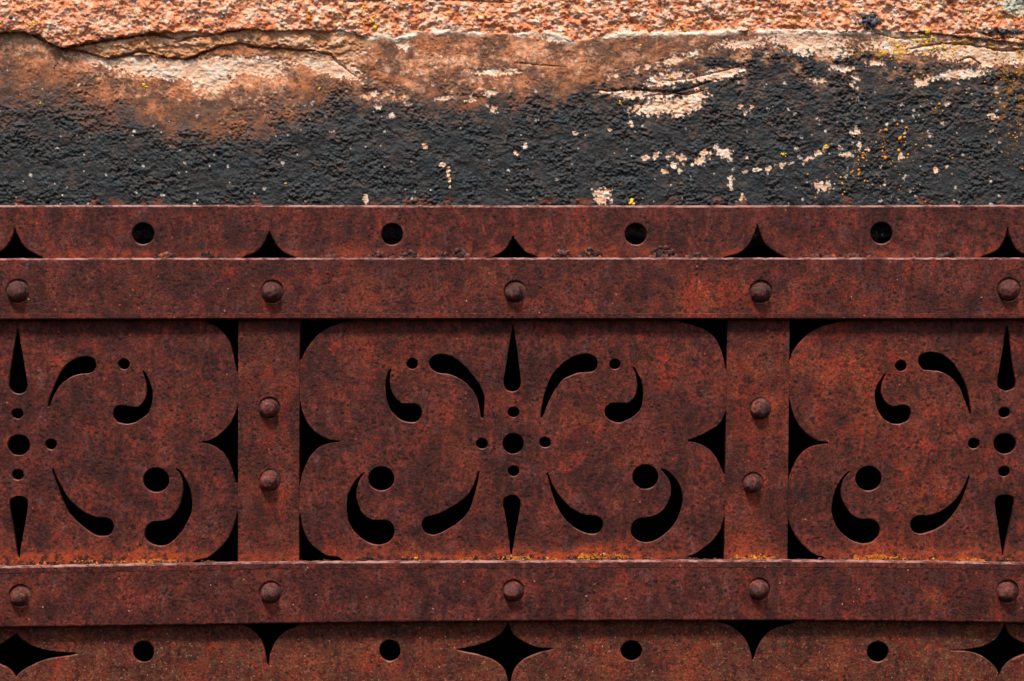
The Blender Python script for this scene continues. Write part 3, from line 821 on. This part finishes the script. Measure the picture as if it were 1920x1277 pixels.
centre_holes = [
 B([(1075,73),(1070,110),(1058,180),(1046,260),(1035,325),(1033,355),(1040,378),(1058,391),(1076,394),(1096,388),(1111,372),(1115,350),(1112,320),(1103,240),(1092,160),(1083,100),(1079,74)]),
 B([(1067,1174),(1063,1155),(1058,1100),(1048,1030),(1036,965),(1030,935),(1034,910),(1050,896),(1072,890),(1092,893),(1108,908),(1114,930),(1110,960),(1100,1020),(1088,1080),(1078,1140),(1072,1174)]),
 B([(929,522),(922,505),(915,465),(905,425),(885,390),(850,352),(810,325),(765,310),(720,304),(690,288),(676,262),(680,240),(700,222),(735,215),(775,222),(810,243),(850,275),(885,318),(915,358),(935,400),(941,440),(938,490),(935,521)]),
 B([(490,286),(480,300),(468,340),(467,390),(475,440),(490,480),(515,510),(545,532),(590,542),(620,535),(637,512),(641,490),(632,466),(612,452),(585,451),(555,452),(530,440),(508,415),(494,385),(488,345),(491,310),(497,288)]),
 B([(366,780),(340,800),(310,840),(290,880),(281,925),(283,980),(295,1030),(325,1075),(370,1110),(410,1126),(440,1128),(475,1118),(500,1095),(510,1065),(503,1035),(485,1015),(455,1008),(415,1010),(380,998),(352,970),(335,930),(327,885),(335,840),(350,805),(370,784)]),
 B([(911,774),(905,795),(885,850),(860,890),(825,920),(780,948),(730,975),(690,988),(655,1000),(641,1025),(645,1052),(662,1072),(695,1081),(730,1072),(780,1045),(820,1017),(850,990),(875,945),(890,900),(905,840),(914,800),(917,775)]),
 C([(188,521),(190,490),(198,440),(210,395),(235,330),(275,277),(320,240),(370,218),(410,212),(440,222),(458,240),(461,268),(450,290),(428,299),(370,305),(330,318),(295,338),(265,375),(240,415),(220,460),(205,500),(195,521)]),
 C([(632,275),(650,300),(670,340),(679,385),(678,430),(668,475),(640,508),(600,532),(565,543),(525,533),(502,515),(495,490),(503,466),(525,450),(560,448),(600,450),(625,435),(645,405),(651,365),(645,320),(634,290),(627,277)]),
 C([(768,763),(790,770),(830,805),(858,850),(869,895),(866,940),(850,990),(825,1035),(780,1080),(735,1108),(690,1117),(650,1105),(625,1080),(621,1055),(632,1020),(660,1002),(700,997),(740,985),(775,960),(800,920),(812,880),(812,845),(795,805),(764,768)]),
 C([(224,782),(230,800),(245,840),(270,880),(305,925),(345,958),(390,982),(430,987),(465,993),(485,1015),(487,1035),(475,1062),(445,1076),(400,1070),(350,1045),(305,1005),(270,950),(250,900),(232,840),(218,786)])]
right_holes_mid = [
 D([(1396,80),(1388,130),(1375,220),(1360,300),(1353,350),(1362,378),(1397,390),(1432,378),(1442,350),(1432,290),(1420,200),(1410,120),(1402,81)]),
 D([(1376,1180),(1372,1140),(1360,1050),(1345,960),(1343,920),(1355,897),(1392,889),(1425,897),(1433,925),(1422,990),(1405,1070),(1390,1140),(1382,1180)])]
right_holes = [
 D([(1223,502),(1215,480),(1195,430),(1170,370),(1130,325),(1085,300),(1035,293),(1000,288),(978,265),(975,240),(985,218),(1015,207),(1055,207),(1100,222),(1145,262),(1180,315),(1205,370),(1218,420),(1226,470),(1230,501)]),
 D([(813,311),(795,335),(775,370),(767,410),(772,455),(790,500),(820,532),(860,549),(895,547),(925,532),(940,500),(935,475),(915,459),(890,458),(860,465),(830,455),(808,430),(798,400),(800,360),(812,325),(819,313)]),
 D([(643,776),(620,795),(590,840),(570,890),(560,950),(567,1000),(590,1050),(625,1085),(670,1112),(715,1122),(755,1113),(785,1085),(792,1055),(785,1030),(765,1010),(735,1003),(700,1004),(660,985),(635,955),(612,915),(605,870),(615,820),(632,795),(649,779)]),
 D([(1215,798),(1200,835),(1175,880),(1140,925),(1095,960),(1050,980),(1010,988),(970,988),(942,1010),(938,1040),(952,1065),(990,1075),(1035,1063),(1085,1040),(1130,1000),(1170,945),(1195,890),(1212,840),(1221,799)])]
right_circ_mid = [(1387,494,28,25),(1390,643,54,49),(1386,776,28,25)]
right_circ = [(1241,643,28,25),(892,270,28,26),(737,810,63,59)]
cB = [(1080,492,28,25),(1078,643,51,49),(1080,774,27,26),(929,643,28,26),(595,260,27,26),(447,811,62,58)]
cC = [(544,262,27,25),(210,637,28,25),(690,802,62,59)]

def cs(sheetf, c): (x, y), = sheetf([(c[0], c[1])]); return (x, y, c[2] / 2.553, c[3] / 2.553)
def mir(pts, ax): return [(2 * ax - x, y) for x, y in pts][::-1]

# lobed sides of the panels (top to bottom), each side three chains between corners
def side(sheetf, a_, b_, c_, d_):
    return [sheetf(a_), sheetf(b_), sheetf(c_), sheetf(d_)]
sideL_right = side(A, [(930,-60),(960,30),(1000,66),(1040,85),(1075,120),(1100,160),(1115,210),(1125,260),(1133,298)],
                   [(1142,450),(1125,500),(1100,550),(1050,600),(1010,625),(967,634)],
                   [(967,639),(1015,650),(1060,680),(1090,720),(1110,770),(1128,830)],
                   [(1137,970),(1120,1030),(1095,1090),(1050,1145),(990,1190),(920,1212),(860,1300)])
sideC_left = side(B, [(420,-60),(350,30),(265,62),(230,72),(180,95),(135,130),(100,175),(78,208),(66,240)],
                  [(60,443),(65,470),(77,510),(100,555),(140,595),(190,622),(245,630)],
                  [(245,635),(200,642),(150,660),(110,700),(85,745),(68,790),(54,845)],
                  [(58,980),(65,1020),(75,1060),(100,1110),(140,1150),(190,1180),(255,1195),(330,1290)])
sideC_right = side(C, [(760,-60),(820,40),(880,66),(930,80),(980,100),(1025,140),(1050,190),(1065,240),(1075,292)],
                   [(1082,472),(1070,500),(1050,540),(1010,575),(950,605),(893,627)],
                   [(893,632),(950,645),(1000,675),(1035,720),(1055,765),(1067,790)],
                   [(1070,1000),(1060,1020),(1045,1060),(1010,1110),(960,1150),(920,1175),(885,1193),(800,1290)])
sideR_left = side(D, [(720,-60),(660,40),(590,62),(520,80),(460,110),(410,155),(375,205),(358,250),(351,292)],
                  [(356,420),(368,470),(385,520),(415,570),(460,610),(500,630),(545,637)],
                  [(545,642),(490,650),(440,670),(400,710),(370,770),(352,820),(343,864)],
                  [(348,985),(360,1030),(385,1080),(425,1130),(480,1175),(535,1195),(620,1290)])

def panel_outline(lside, rside, uL, uR):
    """lside/rside: the four chains; uL/uR: how far the tongues reach under the uprights"""
    def full(sd, u, sign):
        ch = []
        ch.append(sd[0])
        ch.append([sd[0][-1], (sd[0][-1][0] + sign * u, sd[0][-1][1] + 1), (sd[1][0][0] + sign * u, sd[1][0][1] - 1), sd[1][0]][0:2])
        ch.append([(sd[0][-1][0] + sign * u, sd[0][-1][1] + 1), (sd[1][0][0] + sign * u, sd[1][0][1] - 1)])
        ch.append([(sd[1][0][0] + sign * u, sd[1][0][1] - 1), sd[1][0]])
        ch.append(sd[1]); ch.append(sd[2])
        ch.append([sd[2][-1], (sd[2][-1][0] + sign * u, sd[2][-1][1] + 1)])
        ch.append([(sd[2][-1][0] + sign * u, sd[2][-1][1] + 1), (sd[3][0][0] + sign * u, sd[3][0][1] - 1)])
        ch.append([(sd[3][0][0] + sign * u, sd[3][0][1] - 1), sd[3][0]])
        ch.append(sd[3])
        return ch
    R = full(rside, uR, 1); L = full(lside, uL, -1)
    Lr = [c[::-1] for c in L[::-1]]
    return contour(R + [[R[-1][-1], Lr[0][0]]] + Lr + [[Lr[-1][-1], R[0][0]]])

def hole_list(groups):
    out = []
    for i, g_ in enumerate(groups): out.append(contour([g_], seed=i))
    return out

PANEL_D, PT = 0.001, 0.005
axL, axR = 33.0, 1884.5
sideL_left = [mir(ch, axL)[::-1] for ch in sideL_right]
sideR_right = [mir(ch, axR)[::-1] for ch in sideR_left]

holesC = hole_list(centre_holes) + [circ(*cs(B, c)) for c in cB] + [circ(*cs(C, c)) for c in cC]
holesL = hole_list(left_holes_mid + left_holes + [mir(h, axL) for h in left_holes]) + [circ(*cs(A, c)) for c in left_circ_mid + left_circ]
holesL += [circ(2 * axL - c[0], *c[1:]) for c in [cs(A, k) for k in left_circ]]
holesR = hole_list(right_holes_mid + right_holes + [mir(h, axR) for h in right_holes]) + [circ(*cs(D, c)) for c in right_circ_mid + right_circ]
holesR += [circ(2 * axR - c[0], *c[1:]) for c in [cs(D, k) for k in right_circ]]

for (ls, rs, hs, lab) in ((sideL_left, sideL_right, holesL, 'pierced panel at the left with scrolls, cut by the picture edge'),
                          (sideC_left, sideC_right, holesC, 'complete pierced panel in the middle between the two uprights'),
                          (sideR_left, sideR_right, holesR, 'brighter orange-rusted pierced panel at the right')):
    p = plate('pierced_panel', panel_outline(ls, rs, 10, 10), hs, PANEL_D, PT, .0008, 'panel', grille, seed=len(lab))
    p['label'] = lab

# outer half panels beyond the frame
def shift(h, dx): return h + np.array([dx, 0])

# ---- uprights
def wavy_rect(x0, x1, ytop, ybot, wob=.5, seed=0):
    """ytop / ybot: lists of (x, y); x0/x1: (top, bottom) pairs"""
    tops = [(x, lin(x, ytop)) for x in np.linspace(x0[0], x1[0], max(3, int((x1[0]-x0[0]) / 30)))]
    bots = [(x, lin(x, ybot)) for x in np.linspace(x1[1], x0[1], max(3, int((x1[0]-x0[0]) / 30)))]
    return contour([tops, [tops[-1], bots[0]], bots, [bots[-1], tops[0]]], wob=wob, seed=seed)

rivets = []
def add_rivet(mesh_pool, px, py, dbase, parent, r=18.0):
    o = bpy.data.objects.new('rivet', mesh_pool[len(rivets) % len(mesh_pool)])
    w_ = W(px, py, dbase)
    o.location = (w_[0] - gorigin[0], w_[1] - gorigin[1], w_[2] - gorigin[2])
    k = r / 18.8 * (1 + dbase / DIST)
    o.scale = (k, 1.0, k)
    o.rotation_euler = (random.uniform(-.07, .07), random.uniform(0, 6.28), random.uniform(-.07, .07))
    link(o, parent); rivets.append(o)
    return o

def rivet_mesh(seed):
    """hammered domed head on a flat seat that fills the clearance in the bar"""
    nseg, prof = 36, []
    R = 18.0 * S; H = .0095 + .001 * (seed % 2)
    for i in range(13):
        t = i / 12 * math.pi / 2
        prof.append((R * math.sin(t) ** .92, -H * math.cos(t) - .0004))
    prof.append((R * 1.0, .0012)); prof.append((R * 1.42, .0016)); prof.append((R * 1.42, .0042))
    V_ = [(0, -H - .0004, 0)]; f4 = []; f3 = []
    for (r_, y_) in prof[1:]:
        for k in range(nseg):
            t = 2 * math.pi * k / nseg; V_.append((r_ * math.cos(t), y_, r_ * math.sin(t)))
    for k in range(nseg): f3.append((0, 1 + k, 1 + (k + 1) % nseg))
    for j in range(len(prof) - 2):
        for k in range(nseg):
            a_ = 1 + j * nseg; b_ = a_ + nseg; k2 = (k + 1) % nseg
            f4.append((a_ + k, b_ + k, b_ + k2, a_ + k2))
    V_ = np.array(V_); nrm = V_.copy(); nrm[:, 1] += .002
    ln = np.linalg.norm(nrm, axis=1); ln[ln == 0] = 1
    nz = fbm(V_[:, 0] / S + 300 * seed, V_[:, 2] / S + V_[:, 1] / S * .5, 11, 3, 700 + seed)
    head = V_[:, 1] < -.0002
    V_[head] += (nrm / ln[:, None] * (nz * .0008)[:, None])[head]
    V_[head & (V_[:, 1] < -H * .97), 1] += .0002          # flattened crown
    me_o = mesh_np('rivet', V_, quads=f4, tris=f3, mat=M_RIVET)
    me = me_o.data; bpy.data.objects.remove(me_o)
    bm = bmesh.new(); bm.from_mesh(me); bmesh.ops.recalc_face_normals(bm, faces=bm.faces); bm.to_mesh(me); bm.free()
    return me
RM = [rivet_mesh(i) for i in range(5)]

UP_D = 0.0
for (xt0, xt1, xb0, xb1, rv) in ((446.5, 562, 446, 560.5, [(502,766,17.5),(503,903,17.5)]), (1364.5, 1481, 1357.5, 1476, [(1423,768,17.5),(1409,907,17)]),
                                 (-496, -380.5, -494.5, -380, []), (2288, 2404, 2292, 2410, [])):
    ol = wavy_rect((xt0, xb0), (xt1, xb1), [(-900, 560), (2820, 560)], [(-900, 1090), (2820, 1090)], seed=int(abs(xt0)) % 17)
    hs = [circ(x + 3.0, y - 2.0, r + 2.8, wob=.8) for x, y, r in rv]
    up = plate('upright', ol, hs, UP_D, .006, .0005, 'panel', grille, seed=3)
    # web running back into the opening behind the flat face
    w0, w1 = W(xt0 + 1.5, 0, 0)[0], W(xt1 - 1.5, 0, 0)[0]
    b0, b1 = W(xb0 + 1.5, 0, 0)[0], W(xb1 - 1.5, 0, 0)[0]
    zt_, zb_ = W(0, 560, 0)[2], W(0, 1090, 0)[2]
    v = [(w0,.0058,zt_),(w1,.0058,zt_),(b1,.0058,zb_),(b0,.0058,zb_),(w0,.042,zt_),(w1,.042,zt_),(b1,.042,zb_),(b0,.042,zb_)]
    web = mesh_np('web', v, quads=[(0,3,7,4),(1,5,6,2),(4,7,6,5),(0,4,5,1),(3,2,6,7)], mat=M_RUST, parent=up, origin=gorigin, smooth=False)
    for x, y, r in rv: add_rivet(RM, x, y, UP_D, up, r)

# ---- top plate
spikes = [
 [(28,427),(33,441),(45,462),(60,473),(78,482),(96,500),(96,520),(-40,520),(-40,500),(-22,482),(-2,473),(12,462),(23,442)],
 [(505,432),(510,445),(520,462),(535,475),(552,482),(570,500),(570,520),(440,520),(440,500),(457,482),(480,472),(495,455),(502,440)],
 [(962,442),(970,455),(985,472),(1007,482),(1020,500),(1020,520),(905,520),(905,500),(923,482),(945,470),(957,452)],
 [(1421,421),(1427,440),(1435,458),(1455,473),(1472,482),(1488,500),(1488,520),(1335,520),(1335,498),(1357,483),(1385,475),(1405,458),(1415,436)],
 [(1890,426),(1895,446),(1905,466),(1920,477),(1936,483),(1950,500),(1950,520),(1820,520),(1820,500),(1840,482),(1868,470),(1882,452),(1887,436)]]
def spike(h):
    return contour([h[:5], [h[4], h[5]], [h[5], h[6]], [h[6], h[7]], [h[7], h[8]], h[8:] + [h[0]]])
topc = [(268,438,21,20),(735,439,20.5,20),(1192,439,20.5,20),(1653,437,20.8,20)]
th = [spike(h) for h in spikes] + [circ(*c) for c in topc]
for dx in (-930, 930):
    th += [shift(spike(spikes[2]), dx * 1.5 + (5 if dx < 0 else 0)), circ(960 + dx + (-268 if dx < 0 else 230), 438, 20)] if False else []
th += [circ(-200, 438, 20), shift(spike(spikes[1]), -930), circ(-660, 438, 20), circ(2115, 438, 20), shift(spike(spikes[3]), 926), circ(2580, 438, 20)]
TOPY = [(-900,386),(0,384.5),(400,384),(800,385),(1400,385),(1920,384),(2820,384)]
ol = wavy_rect((-880, -880), (2800, 2800), TOPY, [(-900, 541), (2820, 541)], wob=.5)
o = plate('top_plate', ol, th, .0015, PT, .0020, 'top', grille, seed=9)
o['label'] = 'top strip with round holes and pointed notches against the stone'

# ---- bottom plate
star_c = [[(952,1170),(940,1187),(912,1204),(882,1213),(857,1217)],[(857,1218),(866,1221),(900,1229),(930,1241),(947,1258),(954,1284)],
          [(956,1284),(962,1262),(969,1249),(985,1235),(1010,1224),(1030,1219),(1036,1217)],[(1036,1216),(1005,1213),(980,1202),(962,1188),(953,1170)]]
star_l = [[(31,1188),(45,1202),(75,1216),(105,1222),(146,1225)],[(146,1226),(120,1231),(85,1237),(55,1250),(36,1262),(30,1270)],
          [(29,1270),(22,1260),(8,1250),(-25,1237),(-60,1230),(-86,1226)],[(-86,1225),(-45,1222),(-15,1215),(12,1201),(30,1188)]]
star_r = [[(1882,1172),(1877,1184),(1865,1200),(1840,1213),(1810,1218),(1782,1219)],[(1782,1220),(1810,1221),(1835,1227),(1855,1240),(1868,1254),(1874,1268)],
          [(1875,1268),(1883,1250),(1900,1236),(1925,1226),(1955,1221),(1984,1219)],[(1984,1218),(1950,1216),(1920,1206),(1896,1193),(1884,1172)]]
dsp = [[[(438,1150),(452,1170),(471,1181),(487,1197),(496,1217),(501,1248)],[(503.5,1248),(507,1225),(516,1204),(531,1187),(558,1173),(580,1150)]],
       [[(1320,1150),(1342,1165),(1371,1175),(1394,1194),(1405,1215),(1410,1238)],[(1413,1238),(1420,1217),(1432,1195),(1453,1179),(1488,1168),(1510,1150)]]]
bh = []
for ss in (star_c, star_l, star_r): bh.append(contour(ss))
for dd_ in dsp: bh.append(contour([dd_[0], [dd_[0][-1], dd_[1][0]], dd_[1], [dd_[1][-1], dd_[0][0]]]))
bh += [circ(269,1222,20), circ(731,1220,20), circ(1184,1220,20,19), circ(1646,1222,20.5,19.5)]
bh += [circ(-200,1222,20), shift(bh[3], -930), circ(-660,1222,20), circ(2115,1222,20), shift(bh[4], 926), circ(2580,1222,20)]
ol = wavy_rect((-880, -880), (2800, 2800), [(-900, 1112), (2820, 1112)], [(-900, 1600), (2820, 1600)])
o = plate('bottom_plate', ol, bh, .0022, PT, .0009, 'bottom', grille, step=12, seed=14)
o['label'] = 'lowest plate speckled with pale and olive growth'

# ---- straps with their beads and rivets
ST_D, ST_T = -.0075, .0082
def strap(top, bot, groove_side, rv, seed, lab):
    main = wavy_rect((-880, -880), (2800, 2800), top, bot, wob=1.1, seed=seed)
    if groove_side == 'bottom':
        bead = wavy_rect((-878, -878), (2798, 2798), [(x, y - 11.5) for x, y in bot], [(x, y - 2.6) for x, y in bot], wob=.45, seed=seed)
    else:
        bead = wavy_rect((-878, -878), (2798, 2798), [(x, y + 3.6) for x, y in top], [(x, y + 14.0) for x, y in top], wob=.45, seed=seed)
    hs = [circ(x + 2.6, y - 2.2, r + 3.2, wob=.8) for x, y, r in rv]
    s_ = plate('strap', main, hs, ST_D, ST_T, .0018, 'strap', grille, seed=seed)
    s_['label'] = lab
    plate('edge_bead', bead, [], ST_D - (.00035 if groove_side == 'bottom' else .00022), .0010, .00035, 'strap', s_, step=12, seed=seed)
    for x, y, r in rv: add_rivet(RM, x, y, ST_D, s_, r)
strap([(-900,485),(0,484),(500,483.5),(960,483),(1920,483),(2820,483)], [(-900,600),(0,600),(500,599),(1000,599),(1920,599),(2820,599)], 'bottom',
      [(-420,549,18),(31,548,18.5),(508,549,18),(963,549,17.5),(1424,549,18),(1889,545,18.5),(2350,548,18)], 21, 'upper riveted strap across the heads of the panels')
strap([(-900,1072),(0,1062),(250,1057.5),(500,1053.5),(700,1052.5),(960,1051.5),(1440,1050),(1700,1051.5),(1920,1055),(2820,1068)],
      [(-900,1186),(0,1177),(250,1174),(500,1170),(750,1167),(1000,1165),(1400,1163.5),(1700,1165.5),(1920,1168.5),(2820,1180)], 'top',
      [(-420,1124,18),(35,1119,17.5),(505,1113,17.5),(960,1110,17.5),(1421,1107,17.5),(1887,1111,18),(2350,1116,18)], 25, 'lower riveted strap across the feet of the panels')

# ---- flaking scale on the ledge of the upper strap, crust and lichen on the lower one
def crust(name, spans, ytop, ybase, seed, pal_, wts, rmin, rmax, dfront, parent, label=None):
    r_ = np.random.RandomState(seed); xs, ys, rs = [], [], []
    for (x0, x1, n_, hgt) in spans:
        ce = r_.uniform(x0, x1, max(2, int(n_ / 14))); n_ = max(6, int(n_ * (.55 if name == 'lichen_crust' else 1))); x = np.clip(r_.choice(ce, n_) + r_.normal(0, 5, n_), x0, x1); env = np.sin(np.clip((x - x0) / (x1 - x0), 0, 1) * math.pi) ** .6
        y = ybase(x) - r_.uniform(0, 1, n_) ** 1.5 * hgt * env
        xs.append(x); ys.append(y); rs.append(np.clip(r_.lognormal(0, .5, n_) * rmin, rmin * .6, rmax))
    x, y, r2 = map(np.concatenate, (xs, ys, rs)); n_ = len(x)
    d = dfront - r_.uniform(0, .0012, n_)
    P2 = np.stack([(x - CX) * S, d, ZC + (CY - y) * S], 1)
    c = np.array(pal_)[r_.choice(len(pal_), n_, p=np.array(wts) / sum(wts))] * r_.uniform(.6, 1.15, (n_, 1))
    ob = blobs(name, P2, r2 * S, c, parent, gorigin, seed, flat=.45, jitter=.45)
    if label: ob['label'] = label
    return ob
SCALE_PAL = [(.09,.035,.030),(.05,.022,.020),(.15,.05,.035),(.07,.05,.055),(.022,.010,.008),(.26,.06,.02)]
crust('rust_scale', [(285,360,60,9),(370,420,50,11),(690,735,40,10),(730,790,80,15),(820,850,50,11),(840,880,60,16),(1035,1090,90,17),(1088,1128,90,20),(1215,1270,120,22),(1290,1340,60,8),(1500,1560,70,9),(1560,1640,60,6),
      (1710,1740,30,9),(1760,1810,60,13),(600,640,20,5)], None, lambda x: 484 + 0 * x, 33, SCALE_PAL, [4, 3, 4, 1, 3, 1.2], 2.6, 5.6, .0006, grille,
      'dark flaking scale on the ledge of the upper strap')
LB = lambda x: np.interp(x, [0, 250, 500, 700, 960, 1440, 1700, 1920], [1062, 1057.5, 1053.5, 1052.5, 1051.5, 1050, 1051.5, 1055])
YP = [(.55,.20,.015),(.42,.10,.012),(.66,.36,.04),(.28,.05,.012),(.07,.03,.02),(.50,.32,.18)]
crust('lichen_crust', [(60,130,60,7),(110,180,90,9),(180,250,60,6),(245,300,100,13),(310,345,30,5),(552,562,12,8),(740,790,60,9),(860,900,90,8),(930,965,80,8),(945,962,40,12),(975,1000,60,10),(1020,1050,50,9),
      (1080,1185,330,15),(1370,1450,150,9),(1400,1440,70,11),(1600,1700,200,10),(1700,1760,70,7),(1790,1850,90,8),(1870,1910,50,7)], None, LB, 37, YP, [6, 5, 1, 2, 1.0, .5], 1.2, 3.4, .0006, grille,
      'orange and yellow lichen along the top of the lower strap')
crust('dirt_crumbs', [(-300,440,420,7),(560,1360,700,7),(1478,2300,420,6),(660,720,80,9),(900,960,60,10),(150,230,90,9),(448,560,70,5),(1360,1476,70,5)], None, LB, 39,
      [(.06,.025,.018),(.03,.016,.014),(.16,.035,.016),(.12,.06,.04)], [4, 4, 2, 1], 1.3, 3.2, .0006, grille, 'dark crumbs and rust dust lying on the lower strap')

# ------------------------------------------------------------------ masonry beside and below the opening, outside the picture
for nm, x0, x1, z0, z1, lab in (('sill_block', -1.05, 1.05, ZC - .66, W(0, 1606)[2], 'dark sill stone under the grille'),
                                ('jamb_block', -1.15, W(-886, 0)[0], W(0, 1606)[2] + .001, zt, 'dark jamb stone left of the grille'),
                                ('jamb_block', W(2806, 0)[0], 1.15, W(0, 1606)[2] + .001, zt, 'dark jamb stone right of the grille')):
    v_ = quadbox(nm, x0, x1, -.004, .30, z0, z1, M_SOOT)
    v_.parent = wall
    v_.location = Vector((0, 0, 0)) - Vector(wall_origin)
    v_['label'] = lab
# ------------------------------------------------------------------ render settings
SC.render.engine = 'CYCLES'
SC.render.resolution_x, SC.render.resolution_y = 1024, 681
